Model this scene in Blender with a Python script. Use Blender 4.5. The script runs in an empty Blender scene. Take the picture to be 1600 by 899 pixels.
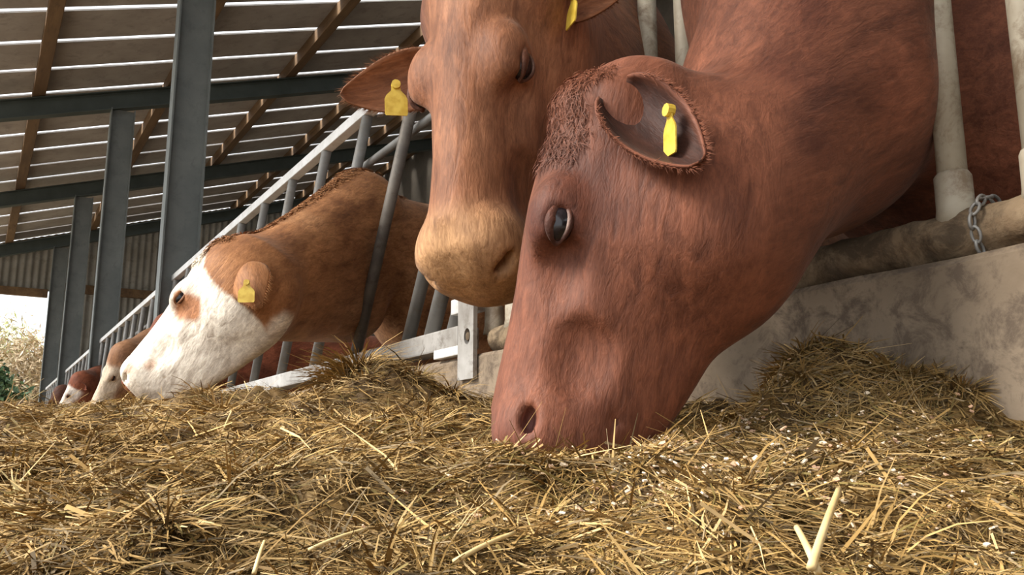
import bpy, math, random
import numpy as np

random.seed(7)
rng = np.random.default_rng(11)
R = math.radians
C = bpy.context.scene.collection
SC = bpy.context.scene

# ------------------------------------------------------------------ camera, sky, sun, exposure
YAW, PITCH, FOCAL_PX = R(30.9), R(10.82), 1400.0
cam_data = bpy.data.cameras.new('camera')
cam_data.sensor_width = 36.0
cam_data.lens = FOCAL_PX / 1600.0 * 36.0
cam_data.clip_start = 0.02
cam_data.clip_end = 300
cam = bpy.data.objects.new('camera', cam_data)
C.objects.link(cam)
cam.location = (0, 0, 0)
cam.rotation_euler = (math.pi / 2 + PITCH, 0, -YAW)
SC.camera = cam

world = bpy.data.worlds.new('sky')
SC.world = world
world.use_nodes = True
bg = world.node_tree.nodes['Background']
bg.inputs[0].default_value = (0.90, 0.95, 1.0, 1)
bg.inputs[1].default_value = 1.7

sun_data = bpy.data.lights.new('sun', 'SUN')
sun_data.energy = 6.2
sun_data.angle = R(24)
sun_data.color = (1.0, 0.95, 0.87)
sun = bpy.data.objects.new('sun', sun_data)
C.objects.link(sun)
SUN_FROM = np.array([-0.70, 0.16, 0.66])
from mathutils import Vector, Matrix
sun.rotation_euler = Vector(SUN_FROM).to_track_quat('Z', 'Y').to_euler()
sun.location = (-8, 3, 9)

SC.view_settings.view_transform = 'Standard'
SC.view_settings.look = 'None'
SC.view_settings.gamma = 1.0
SC.view_settings.use_curve_mapping = False
SC.view_settings.exposure = 0.5

# ------------------------------------------------------------------ helpers
def lin(r, g, b):
    return tuple(((c / 255) / 12.92 if c / 255 <= 0.04045 else ((c / 255 + 0.055) / 1.055) ** 2.4) for c in (r, g, b))

def rgba(c):
    return (c[0], c[1], c[2], 1.0)

FLOOR = -0.28

def fast_mesh(name, V, F, smooth=False, attrs=None):
    """V (n,3) floats, F (m,k) ints with one k, or list of faces."""
    me = bpy.data.meshes.new(name)
    V = np.asarray(V, np.float32)
    if isinstance(F, np.ndarray):
        k = F.shape[1]
        me.vertices.add(len(V)); me.vertices.foreach_set('co', V.ravel())
        me.loops.add(F.size); me.loops.foreach_set('vertex_index', F.astype(np.int32).ravel())
        me.polygons.add(len(F))
        me.polygons.foreach_set('loop_start', np.arange(0, F.size, k, dtype=np.int32))
        me.update(calc_edges=True)
    else:
        me.from_pydata([tuple(map(float, v)) for v in V], [], [tuple(map(int, f)) for f in F])
    if smooth:
        me.polygons.foreach_set('use_smooth', np.ones(len(me.polygons), bool))
    for an, (typ, arr) in (attrs or {}).items():
        at = me.attributes.new(an, typ, 'POINT')
        at.data.foreach_set('color' if 'COLOR' in typ else ('value' if typ == 'FLOAT' else 'vector'), np.asarray(arr, np.float32).ravel())
    me.validate()
    me.update()
    return me

def wloc(o):
    v = np.zeros(3)
    while o is not None:
        v += np.array(o.location); o = o.parent
    return v

def obj(name, V, F, mat, parent=None, loc=None, smooth=False, attrs=None, **tags):
    V = np.asarray(V, float)
    base = wloc(parent) if parent else np.zeros(3)
    if loc is None:
        loc = base if parent else (V.min(0) + V.max(0)) / 2
    me = fast_mesh(name, V - np.asarray(loc), F, smooth, attrs)
    me.materials.append(mat)
    o = bpy.data.objects.new(name, me)
    C.objects.link(o)
    o.parent = parent
    o.location = tuple(np.asarray(loc) - base)
    for k, v in tags.items():
        o[k] = v
    return o

def thing(name, loc, label=None, category=None, group=None, kind=None):
    o = bpy.data.objects.new(name, None)
    C.objects.link(o)
    o.empty_display_size = 0.1
    o.location = loc
    if label: o['label'] = label
    if category: o['category'] = category
    if group: o['group'] = group
    if kind: o['kind'] = kind
    return o

def box(lo, hi):
    x0, y0, z0 = lo; x1, y1, z1 = hi
    V = [(x0, y0, z0), (x1, y0, z0), (x1, y1, z0), (x0, y1, z0), (x0, y0, z1), (x1, y0, z1), (x1, y1, z1), (x0, y1, z1)]
    F = [(0, 3, 2, 1), (4, 5, 6, 7), (0, 1, 5, 4), (1, 2, 6, 5), (2, 3, 7, 6), (3, 0, 4, 7)]
    return np.array(V, float), F

def bev_box(lo, hi, b):
    """box with chamfered edges, built by bmesh bevel-free corner offsetting"""
    import bmesh
    bm = bmesh.new()
    V, F = box(lo, hi)
    vs = [bm.verts.new(v) for v in V]
    for f in F: bm.faces.new([vs[i] for i in f])
    bmesh.ops.bevel(bm, geom=list(bm.edges), offset=b, segments=2, affect='EDGES', profile=0.6)
    bm.verts.index_update()
    V = np.array([v.co[:] for v in bm.verts]); F = [tuple(v.index for v in f.verts) for f in bm.faces]
    bm.free()
    return V, F

def merge(*parts):
    Vs, Fs, n = [], [], 0
    for V, F in parts:
        Vs.append(np.asarray(V, float)); Fs += [tuple(int(i) + n for i in f) for f in F]; n += len(V)
    return np.concatenate(Vs), Fs

def tube(path, r, seg=14, cap=True):
    path = np.asarray(path, float); n = len(path)
    rr = np.full(n, r) if np.isscalar(r) else np.asarray(r, float)
    V, F = [], []
    t0 = path[1] - path[0]
    ref = np.array([0, 0, 1.0]) if abs(t0[2]) < 0.8 * np.linalg.norm(t0) else np.array([1.0, 0, 0])
    for i in range(n):
        t = path[min(i + 1, n - 1)] - path[max(i - 1, 0)]; t = t / np.linalg.norm(t)
        u = np.cross(t, ref); u /= np.linalg.norm(u); v = np.cross(t, u)
        for k in range(seg):
            a = 2 * math.pi * k / seg
            V.append(path[i] + rr[i] * (math.cos(a) * u + math.sin(a) * v))
    for i in range(n - 1):
        for k in range(seg):
            k2 = (k + 1) % seg
            F.append((i * seg + k, i * seg + k2, (i + 1) * seg + k2, (i + 1) * seg + k))
    if cap:
        F.append(tuple(range(seg - 1, -1, -1))); F.append(tuple((n - 1) * seg + k for k in range(seg)))
    return np.array(V), F

def torus(c, axis, R0, r0, n=20, m=8, squash=(1, 1)):
    axis = np.asarray(axis, float); axis /= np.linalg.norm(axis)
    ref = np.array([0, 0, 1.0]) if abs(axis[2]) < 0.8 else np.array([1.0, 0, 0])
    u = np.cross(axis, ref); u /= np.linalg.norm(u); v = np.cross(axis, u)
    V, F = [], []
    for i in range(n):
        a = 2 * math.pi * i / n
        d = math.cos(a) * u * squash[0] + math.sin(a) * v * squash[1]
        dn = d / np.linalg.norm(d)
        for j in range(m):
            b = 2 * math.pi * j / m
            V.append(np.asarray(c) + R0 * d + r0 * (math.cos(b) * dn + math.sin(b) * axis))
    for i in range(n):
        for j in range(m):
            F.append((i * m + j, ((i + 1) % n) * m + j, ((i + 1) % n) * m + (j + 1) % m, i * m + (j + 1) % m))
    return np.array(V), F

def uv_ball(c, r, frame=None, seg=20, rings=12):
    r = np.ones(3) * r
    V, F = [], []
    for i in range(rings + 1):
        t = math.pi * i / rings
        for k in range(seg):
            p = 2 * math.pi * k / seg
            V.append((r[0] * math.sin(t) * math.cos(p), r[1] * math.sin(t) * math.sin(p), r[2] * math.cos(t)))
    V = np.array(V)
    if frame is not None: V = V @ np.array(frame)
    for i in range(rings):
        for k in range(seg):
            k2 = (k + 1) % seg
            F.append((i * seg + k, (i + 1) * seg + k, (i + 1) * seg + k2, i * seg + k2))
    return V + np.asarray(c), F

# value noise
def vnoise(P, seed=0):
    P = np.asarray(P, np.float64)
    i = np.floor(P).astype(np.int64); f = P - i; f = f * f * (3 - 2 * f)
    dim = P.shape[1]
    out = np.zeros(len(P))
    for c in range(2 ** dim):
        w = np.ones(len(P)); h = np.full(len(P), seed * 1013 + 7, np.int64)
        for d in range(dim):
            b = (c >> d) & 1
            w *= f[:, d] if b else 1 - f[:, d]
            h = (h * 73856093) ^ ((i[:, d] + b) * (19349663, 83492791, 49979687)[d]); h &= 0x7fffffff
        h = (h ^ (h >> 13)) * 1274126177 & 0x7fffffff
        h = h ^ (h >> 16)
        out += w * ((h % 65536) / 65535.0)
    return out * 2 - 1

def fbm(P, oct=4, seed=0):
    s = 0; a = 1.0; P = np.asarray(P, float)
    for o in range(oct):
        s = s + a * vnoise(P * 2 ** o + 17.3 * o, seed + o); a *= 0.5
    return s

def sstep(a, b, x):
    t = np.clip((x - a) / (b - a), 0, 1)
    return t * t * (3 - 2 * t)

# ------------------------------------------------------------------ materials
def nodes(name):
    m = bpy.data.materials.new(name); m.use_nodes = True
    nt = m.node_tree
    return m, nt, nt.nodes['Principled BSDF']

def N(nt, typ, **kw):
    n = nt.nodes.new(typ)
    for k, v in kw.items():
        if k.startswith('i_'):
            key = k[2:]
            n.inputs[int(key) if key.isdigit() else key.replace('_', ' ')].default_value = v
        else:
            setattr(n, k, v)
    return n

def ramp(nt, stops, src):
    n = nt.nodes.new('ShaderNodeValToRGB')
    cr = n.color_ramp
    while len(cr.elements) < len(stops): cr.elements.new(0.5)
    for e, (p, c) in zip(cr.elements, stops):
        e.position = p; e.color = rgba(c)
    nt.links.new(src, n.inputs[0])
    return n.outputs[0]

def mix(nt, fac, a, b, mode='MIX'):
    n = nt.nodes.new('ShaderNodeMix'); n.data_type = 'RGBA'; n.blend_type = mode
    for sock, v in ((n.inputs[0], fac), (n.inputs[6], a), (n.inputs[7], b)):
        if isinstance(v, (int, float)): sock.default_value = v
        elif isinstance(v, tuple): sock.default_value = rgba(v)
        else: nt.links.new(v, sock)
    return n.outputs[2]

def noise(nt, scale, detail=4, rough=0.55, vec=None, dist=0.0):
    n = N(nt, 'ShaderNodeTexNoise', i_Scale=scale, i_Detail=detail, i_Roughness=rough, i_Distortion=dist)
    if vec is not None: nt.links.new(vec, n.inputs['Vector'])
    return n.outputs['Fac']

def bump(nt, bsdf, h, strength, distance=0.01):
    b = N(nt, 'ShaderNodeBump', i_Strength=strength, i_Distance=distance)
    nt.links.new(h, b.inputs['Height']); nt.links.new(b.outputs[0], bsdf.inputs['Normal'])

def objco(nt, scale=None):
    t = nt.nodes.new('ShaderNodeTexCoord')
    o = t.outputs['Object']
    if scale is None: return o
    mp = N(nt, 'ShaderNodeMapping'); mp.inputs['Scale'].default_value = scale
    nt.links.new(o, mp.inputs[0])
    return mp.outputs[0]

def mat_mottled(name, c0, c1, scale, rough=0.6, metallic=0.0, c2=None, s2=40, lo=.35, hi=.65, bstr=0.15, bdist=0.004, stretch=None, amt2=(.52, .66), spec=None):
    m, nt, b = nodes(name)
    co = objco(nt, stretch)
    f = noise(nt, scale, 5, .6, co)
    col = ramp(nt, [(lo, c0), (hi, c1)], f)
    if c2 is not None:
        f2 = noise(nt, s2, 8, .75, co, .4)
        k = ramp(nt, [(amt2[0], (0, 0, 0)), (amt2[1], (.72, .72, .72))], f2)
        col = mix(nt, k, col, c2)
    nt.links.new(col, b.inputs['Base Color'])
    b.inputs['Roughness'].default_value = rough; b.inputs['Metallic'].default_value = metallic
    if spec is not None: b.inputs['Specular IOR Level'].default_value = spec
    if bstr: bump(nt, b, noise(nt, scale * 6, 4, .6, co), bstr, bdist)
    return m

M_concrete = mat_mottled('mottled_concrete', lin(112, 97, 80), lin(148, 131, 111), 2.6, .9, c2=lin(82, 70, 60), s2=16, amt2=(.46, .60), bstr=.5, bdist=.006, spec=.2)
M_floor = mat_mottled('dusty_concrete', lin(140, 130, 116), lin(168, 158, 145), 1.2, .95, c2=lin(110, 96, 80), s2=8, bstr=.2)
M_ground = mat_mottled('outdoor_ground', lin(150, 140, 110), lin(190, 180, 160), .8, .95, c2=lin(110, 120, 75), s2=3, bstr=0)
M_galv = mat_mottled('galvanised_steel', lin(116, 114, 110), lin(146, 144, 140), 6, .55, .35, c2=lin(128, 118, 106), s2=20, bstr=.08)
M_lit_galv = mat_mottled('lit_galvanised', lin(205, 203, 198), lin(228, 227, 225), 8, .5, .1, c2=lin(150, 138, 125), s2=26, amt2=(.56, .72), bstr=.1)  # paler copy of the galvanised steel, daylight on it put into the colour
M_rail = mat_mottled('weathered_rail', lin(140, 134, 126), lin(186, 182, 176), 5, .5, .2, c2=lin(104, 94, 82), s2=14, bstr=.12)
M_darkpipe = mat_mottled('worn_dark_pipe', lin(92, 86, 80), lin(128, 120, 110), 7, .55, .3, c2=lin(70, 58, 48), s2=18, bstr=.1)
M_cream = mat_mottled('cream_dirty_pipe', lin(150, 138, 118), lin(186, 176, 156), 5, .6, .05, c2=lin(104, 80, 56), s2=14, amt2=(.49, .64), bstr=.25, bdist=.002)
M_grime = mat_mottled('grimy_pipe', lin(112, 92, 70), lin(150, 130, 104), 7, .85, 0, c2=lin(52, 42, 33), s2=11, amt2=(.40, .56), bstr=.8, bdist=.006, spec=.2)
M_post = mat_mottled('grey_painted_steel', lin(102, 107, 105), lin(118, 122, 119), 3, .6, .1, c2=lin(94, 98, 96), s2=9, bstr=.06)
M_rafter = mat_mottled('dark_green_steel', lin(60, 68, 64), lin(74, 82, 78), 3, .6, .1, bstr=.05)
M_timber = mat_mottled('brown_purlin_timber', lin(88, 66, 44), lin(126, 98, 66), 4, .85, c2=lin(58, 42, 28), s2=8, bstr=.3, stretch=(1, .12, 1))
M_board = mat_mottled('weathered_roof_board', lin(146, 138, 130), lin(168, 160, 152), 1.5, .9, c2=lin(128, 120, 114), s2=5, bstr=.1)
M_clad = mat_mottled('fibre_cement_cladding', lin(136, 132, 122), lin(160, 155, 144), 1.5, .9, c2=lin(112, 106, 94), s2=5, bstr=.1)
M_darkclad = mat_mottled('dark_cladding', lin(70, 64, 56), lin(92, 84, 74), 1.5, .9, bstr=.1)

def mat_tag():
    m, nt, b = nodes('yellow_plastic')
    f = noise(nt, 60, 3, .5, objco(nt))
    nt.links.new(ramp(nt, [(.35, lin(196, 160, 50)), (.6, lin(218, 188, 76))], f), b.inputs['Base Color'])
    b.inputs['Roughness'].default_value = .45
    return m
M_tag = mat_tag()

def mat_eye():
    m, nt, b = nodes('dark_wet_eye')
    f = noise(nt, 30, 2, .5, objco(nt))
    nt.links.new(ramp(nt, [(.3, lin(18, 14, 14)), (.7, lin(34, 28, 30))], f), b.inputs['Base Color'])
    b.inputs['Roughness'].default_value = .16
    b.inputs['Specular IOR Level'].default_value = .35
    return m
M_eye = mat_eye()

def mat_fur(name):
    """coat colour from the mesh's own pattern, streaked along the lie of the hair"""
    m, nt, b = nodes(name)
    col = N(nt, 'ShaderNodeVertexColor', layer_name='coat').outputs[0]
    at = N(nt, 'ShaderNodeAttribute', attribute_name='hair_flow').outputs['Vector']
    at2 = N(nt, 'ShaderNodeAttribute', attribute_name='hair_flow_body').outputs['Vector']
    wt = N(nt, 'ShaderNodeAttribute', attribute_name='body_share').outputs['Fac']
    def both(sc, rough):
        n = N(nt, 'ShaderNodeMix', data_type='FLOAT')
        nt.links.new(wt, n.inputs[0])
        nt.links.new(noise(nt, sc, 3, rough, at, .8), n.inputs[2]); nt.links.new(noise(nt, sc, 3, rough, at2, .8), n.inputs[3])
        return n.outputs[0]
    f1, f2, f3 = both(55, .6), both(210, .65), both(12, .6)
    k = ramp(nt, [(.22, (.56, .50, .46)), (.5, (1, 1, 1)), (.8, (1.42, 1.44, 1.46))], f1)
    k2 = ramp(nt, [(.25, (.72, .68, .66)), (.75, (1.24, 1.26, 1.28))], f2)
    k3 = ramp(nt, [(.3, (.66, .62, .60)), (.7, (1.25, 1.28, 1.3))], f3)
    c = mix(nt, 1.0, col, k, 'MULTIPLY'); c = mix(nt, 1.0, c, k2, 'MULTIPLY'); c = mix(nt, 1.0, c, k3, 'MULTIPLY')
    nt.links.new(c, b.inputs['Base Color'])
    b.inputs['Roughness'].default_value = .62
    b.inputs['Specular IOR Level'].default_value = .25
    b.inputs['Sheen Weight'].default_value = .08
    b.inputs['Sheen Roughness'].default_value = .4
    b.inputs['Sheen Tint'].default_value = (1, .85, .75, 1)
    a = N(nt, 'ShaderNodeMath', operation='MULTIPLY'); a.inputs[1].default_value = .45
    nt.links.new(f2, a.inputs[0])
    s = N(nt, 'ShaderNodeMath', operation='ADD'); nt.links.new(f1, s.inputs[0]); nt.links.new(a.outputs[0], s.inputs[1])
    bump(nt, b, s.outputs[0], .42, .005)
    return m
M_fur = mat_fur('short_coat')

def mat_vcol(name, rough=.8, spec=.25, trans=0.0):
    m, nt, b = nodes(name)
    col = N(nt, 'ShaderNodeVertexColor', layer_name='coat').outputs[0]
    f = noise(nt, 35, 3, .6, objco(nt))
    k = ramp(nt, [(.3, (.82, .82, .82)), (.7, (1.12, 1.12, 1.12))], f)
    nt.links.new(mix(nt, 1.0, col, k, 'MULTIPLY'), b.inputs['Base Color'])
    b.inputs['Roughness'].default_value = rough
    b.inputs['Specular IOR Level'].default_value = spec
    return m
M_hay = mat_vcol('dry_hay', .75, .3)
M_hair = mat_vcol('loose_hair', .6, .25)
M_leaf = mat_vcol('leaf', .7, .3)

# ------------------------------------------------------------------ setting
def structure(name, V, F, mat, label, parent=None, smooth=False):
    o = obj(name, V, F, mat, parent, smooth=smooth)
    if parent is None:
        o['kind'] = 'structure'; o['label'] = label
    return o

V, F = box((-30, -14, FLOOR - .2), (14, 23, FLOOR)); structure('floor', V, F, M_floor, 'pale dusty concrete floor of the cattle shed')
V, F = box((-30, 23, FLOOR - .2), (20, 60, FLOOR)); structure('ground', V, F, M_ground, 'pale ground outside the far end of the shed')

BX = 1.35                     # the line of the feed barrier
WALL_TOP = 0.31
# low concrete feed wall (with worn, slightly uneven top edge)
ys = np.linspace(-1.5, 22.4, 240)
prof = [(1.285, FLOOR), (1.285, WALL_TOP - .012), (1.297, WALL_TOP), (1.455, WALL_TOP), (1.467, WALL_TOP - .012), (1.467, FLOOR)]
V, F = [], []
for y in ys:
    for i, (x, z) in enumerate(prof):
        d = .004 * vnoise(np.array([[y * 6, i * 3.3]]), 5)[0] if i in (1, 2, 3, 4) else 0
        V.append((x + d, y, z + d))
m_ = len(prof)
for i in range(len(ys) - 1):
    for k in range(m_ - 1):
        F.append((i * m_ + k, i * m_ + k + 1, (i + 1) * m_ + k + 1, (i + 1) * m_ + k))
F.append(tuple(range(m_ - 1, -1, -1))); F.append(tuple((len(ys) - 1) * m_ + k for k in range(m_)))
structure('wall_right', V, F, M_concrete, 'low stained concrete feed wall under the barrier rails')

SLOPE, ROOF_Z = 0.31, 5.1      # roof plane z = ROOF_Z + SLOPE * (x - BX)
def roof_z(x): return ROOF_Z + SLOPE * (x - BX)
EAVE, RIDGE = -2.5, 8.6  # eave carried out beyond view, shaped to keep the sun off the pen

# wall added behind the pen, coloured dark to keep that side dark
V, F = [], []
V, F = box((RIDGE, -10, FLOOR), (RIDGE + .12, 22.6, roof_z(RIDGE))); structure('wall_pen_darkener', V, F, M_darkclad, 'dark cladding wall added at the far side of the cattle pen to keep it dark')

V, F = box((EAVE, -10.1, FLOOR), (RIDGE, -9.98, roof_z(EAVE))); structure('wall_sky_block', V, F, M_darkclad, 'unseen dark cladding wall added at the near end to shut out the sky')  # unseen wall, added to block sky light from behind the camera
# roof: separate boards with open slots between them
ceiling = thing('ceiling', (BX, 10, ROOF_Z), 'slotted roof of wide grey boards with bright gaps of sky', kind='structure')
P_GAP = 0.883
edge0 = 10.26
k0 = -23  # boards behind the camera are unseen, added to cut the sky light there
for k in range(k0, 14):
    ya, yb = edge0 + k * P_GAP + .052, edge0 + (k + 1) * P_GAP - .052
    if yb > 22.7: yb = 22.7
    if ya > 22.4: break
    V = []
    sag = rng.uniform(-.008, .008)
    for x in (EAVE, RIDGE):
        for y, dz in ((ya, 0), (yb, sag)):
            V += [(x, y, roof_z(x) + dz), (x, y, roof_z(x) + .022 + dz)]
    F = [(0, 4, 6, 2), (1, 3, 7, 5), (0, 1, 5, 4), (2, 6, 7, 3), (0, 2, 3, 1), (4, 5, 7, 6)]
    obj('roof_board', V, F, M_board, ceiling)

# gable end: corrugated cladding over a door opening
wall_back = thing('wall_back', (4.5, 22.5, FLOOR), 'corrugated grey gable wall at the far end of the shed', kind='structure')
def corrugated(x0, x1, zlo, zhi, y=22.5, pitch=.146, amp=.026):
    n = max(4, int((x1 - x0) / pitch * 8))
    xs = np.linspace(x0, x1, n + 1)
    V, F = [], []
    for x in xs:
        dy = amp * math.sin(2 * math.pi * x / pitch)
        zl = zlo(x) if callable(zlo) else zlo; zh = zhi(x) if callable(zhi) else zhi
        V += [(x, y + dy, zl), (x, y + dy, zh), (x, y + dy + .012, zl), (x, y + dy + .012, zh)]
    for i in range(n):
        a, b = i * 4, (i + 1) * 4
        F += [(a, b, b + 1, a + 1), (a + 2, a + 3, b + 3, b + 2)]
    return np.array(V), F
rz = lambda x: roof_z(x) - .02
for x0, x1 in [(-1.4, -.4), (-.4, .6), (.6, 1.32)]:
    V, F = corrugated(x0, x1, 3.72, rz); obj('cladding_sheet', V, F, M_clad, wall_back, smooth=True)
x = 1.32
while x < RIDGE - .05:
    x1 = min(x + 1.05, RIDGE)
    V, F = corrugated(x, x1, 3.86, rz); obj('cladding_sheet', V, F, M_clad, wall_back, smooth=True)
    V, F = corrugated(x, x1, FLOOR, 3.80); obj('cladding_sheet', V, F, M_clad, wall_back, smooth=True)
    x = x1
V, F = box((-1.4, 22.36, 3.56), (1.22, 22.48, 3.74)); obj('lintel_rail', V, F, M_timber, wall_back)
V, F = box((1.32, 22.36, 3.72), (RIDGE, 22.46, 3.92)); obj('sheeting_rail', V, F, M_timber, wall_back)

# purlins
PURLIN_X = [-1.2, .36, 1.98, 3.62, 5.2, 6.85, 8.4]
names = ['above the open left eave', 'at the left of the roof, lowest on its slope in view', 'crossing just behind the nearest steel post', 'in the middle of the roof, running to the white-faced cow',
         'high over the pen, nearest above the top barrier rail', 'high up the roof slope behind the lifted cow head', 'along the top of the roof slope']
for i, x in enumerate(PURLIN_X):
    z = roof_z(x)
    V, F = bev_box((x - .075, -9.8, z - .19), (x + .075, 22.45, z - .002), .008)
    V[:, 2] += SLOPE * (V[:, 0] - x)
    V[:, 0] += .006 * np.sin(V[:, 1] * 1.3)
    o = obj('timber_purlin', V, F, M_timber, label='rough brown timber purlin ' + names[i], category='purlin', group='timber purlins under the roof boards')

# portal frames: posts with rafters
def i_beam(p0, p1, depth_dir, depth, width, tf=.014, tw=.010):
    """returns parts: web, flange, flange for a beam from p0 to p1; depth_dir = direction across the web"""
    p0 = np.asarray(p0, float); p1 = np.asarray(p1, float); t = (p1 - p0) / np.linalg.norm(p1 - p0)
    d = np.asarray(depth_dir, float); d = d - t * (d @ t); d /= np.linalg.norm(d); w = np.cross(t, d)
    def bar(cd, hd, hw):
        V = []
        for p in (p0, p1):
            for a, b in ((-1, -1), (1, -1), (1, 1), (-1, 1)):
                V.append(p + d * (cd + a * hd) + w * (b * hw))
        return np.array(V), [(0, 3, 2, 1), (4, 5, 6, 7), (0, 1, 5, 4), (1, 2, 6, 5), (2, 3, 7, 6), (3, 0, 4, 7)]
    h = depth / 2
    return [('web', bar(0, h - tf, tw / 2)), ('flange', bar(-h + tf / 2, tf / 2, width / 2)), ('flange', bar(h - tf / 2, tf / 2, width / 2))]

POST_Y = [7.75, 12.55, 17.3, 21.9]
post_lab = ['large grey steel post nearest the white-faced cow, rising out of the frame', 'second grey steel post, ending under the longest green rafter',
            'third grey steel post, thinner looking beside the far corrugated wall', 'farthest grey steel post at the jamb of the bright opening']
raft_lab = ['green steel rafter over the nearest post, above the frame', 'long dark green steel rafter crossing over the second post, biggest in view',
            'dark green steel rafter over the third post, second down', 'farthest green steel rafter just above the gable wall']
for i, y in enumerate(POST_Y):
    zt = roof_z(BX) - .20
    t = thing('steel_post', (BX + .02, y, FLOOR), post_lab[i], 'post', 'steel posts along the feed barrier')
    for nm, (V, F) in i_beam((BX + .02, y, FLOOR), (BX + .02, y, zt - .27), (1, 0, 0), .30, .16):
        obj(nm, V, F, M_post, t)
    x0, x1 = EAVE + .1, RIDGE - .05
    t2 = thing('steel_rafter', (BX + .02, y, zt - .27), raft_lab[i], 'rafter', 'steel rafters under the roof')
    zc = lambda x: roof_z(x) - .20 - .13
    for nm, (V, F) in i_beam((x0, y, zc(x0)), (x1, y, zc(x1)), (0, 0, 1), .25, .15):
        obj(nm, V, F, M_rafter, t2)
# small sloping tie plates (purlin cleats) on the second rafter
for x in PURLIN_X[1:5]:
    pass

# ------------------------------------------------------------------ feed barriers
def pipe(y0, y1, x, z, r, mat, name, parent, seg=14, wob=0.0, n=2, smooth=True):
    ys = np.linspace(y0, y1, n)
    P = np.stack([np.full(n, x), ys, np.full(n, z)], 1)
    V, F = tube(P, r, seg)
    if wob:
        V = V + wob * fbm(V * 22, 3, 3)[:, None] * np.array([[1, .2, 1]])
    return obj(name, V, F, mat, parent, smooth=smooth)

# long slanted barrier on the left
fb = thing('feed_barrier', (BX, 2.5, WALL_TOP), 'long slanted-bar galvanised feed barrier running to the far end of the shed', 'barrier', 'feed barriers on the concrete wall')
V, F = bev_box((BX - .025, 2.40, 1.455), (BX + .025, 22.3, 1.505), .006); obj('top_rail', V, F, M_lit_galv, fb)
V, F = bev_box((BX - .045, 2.52, .348), (BX + .035, 22.3, .418), .006); obj('bottom_rail', V, F, M_rail, fb)
V, F = tube([(BX + .06, 2.45, 1.29), (BX + .06, 12.0, 1.29)], .018, 10); obj('locking_bar', V, F, M_galv, fb, smooth=True)
for k in range(-1, 36):
    yt = 2.945 + .525 * k
    yb = yt + .56 * (1.46 - .41)
    if yb > 22.2: break
    V, F = tube([(BX, yt, 1.462), (BX, yb, .405)], .024, 12)
    obj('slanted_bar', V, F, M_darkpipe if k == 0 else M_galv, fb, smooth=True)
for yt, yb, r in ((2.44, 2.83, .027), (2.40, 2.655, .026)):
    V, F = tube([(BX + .01, yb - .56 * .5, .41 + .5), (BX + .01, yb, .41)], r, 12)
    obj('slanted_bar', V, F, M_galv, fb, smooth=True)
# end bracket: galvanised plate with bolt hole, rail stub and strap
def plate_with_hole(x0, x1, y0, y1, z0, z1, hy, hz, hr):
    n = 16
    ang = [2 * math.pi * k / n for k in range(n)]
    inner = [(hy + hr * math.cos(a), hz + 1.25 * hr * math.sin(a)) for a in ang]
    outer = []
    for a in ang:
        dy, dz = math.cos(a), math.sin(a)
        s = 1e9
        if dy > 1e-9: s = min(s, (y1 - hy) / dy)
        if dy < -1e-9: s = min(s, (y0 - hy) / dy)
        if dz > 1e-9: s = min(s, (z1 - hz) / dz)
        if dz < -1e-9: s = min(s, (z0 - hz) / dz)
        outer.append((hy + s * dy, hz + s * dz))
    for cy, cz in ((y0, z0), (y1, z0), (y1, z1), (y0, z1)):
        j = min(range(n), key=lambda q: (outer[q][0] - cy) ** 2 + (outer[q][1] - cz) ** 2 * .2 + (0 if abs(math.atan2(cz - hz, cy - hy) % (2 * math.pi) - ang[q]) < .5 else 9))
        outer[j] = (cy, cz)
    V, F = [], []
    for x in (x0, x1):
        V += [(x, y, z) for y, z in inner] + [(x, y, z) for y, z in outer]
    for k in range(n):
        k2 = (k + 1) % n
        F += [(k, k2, n + k2, n + k), (2 * n + k, 3 * n + k, 3 * n + k2, 2 * n + k2), (k, 2 * n + k, 2 * n + k2, k2), (n + k, n + k2, 3 * n + k2, 3 * n + k)]
    return np.array(V), F
V, F = plate_with_hole(1.268, 1.282, 2.345, 2.445, .235, .53, 2.385, .365, .020); obj('end_plate', V, F, M_rail, fb)
V, F = bev_box((1.30, 2.43, .455), (1.36, 2.56, .505), .005); obj('rail_stub', V, F, M_lit_galv, fb)
V, F = bev_box((1.27, 2.45, .315), (1.31, 2.62, .345), .004); obj('rail_shoe', V, F, M_lit_galv, fb)
V, F = bev_box((1.268, 2.425, -.02), (1.284, 2.45, .20), .003); obj('strap', V, F, M_lit_galv, fb)
V, F = tube([(1.30, 2.385, .365), (1.27, 2.385, .365)], .013, 8); obj('bolt', V, F, M_grime, fb)

# upright barrier on the right
fr = thing('feed_barrier', (BX, .9, WALL_TOP), 'near feed barrier of cream dirty upright pipes on a grimy bottom pipe', 'barrier', 'feed barriers on the concrete wall')
pipe(-.6, 2.33, BX, .352, .042, M_grime, 'bottom_rail', fr, 22, .006, 160)
pipe(-.6, 2.38, BX, 1.48, .025, M_galv, 'top_rail', fr)
for y in (-.06, .075, .70, .842, 1.468, 1.60, 2.24, 2.36):
    V, F = tube([(BX, y, .37), (BX, y, .9), (BX, y, 1.475)], .0235, 18)
    V = V + .0012 * fbm(V * 30, 2, 8)[:, None]
    u = obj('upright_bar', V, F, M_cream, fr, smooth=True)
    V, F = tube([(BX, y, .375), (BX, y, .40), (BX, y, .455), (BX, y, .462)], [.034, .030, .029, .025], 18)
    V = V + .003 * fbm(V * 40, 2, 9)[:, None]
    obj('collar', V, F, M_cream, u, smooth=True)
# crust of old feed and muck caked along the near bottom pipe
crust_V = []
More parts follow.
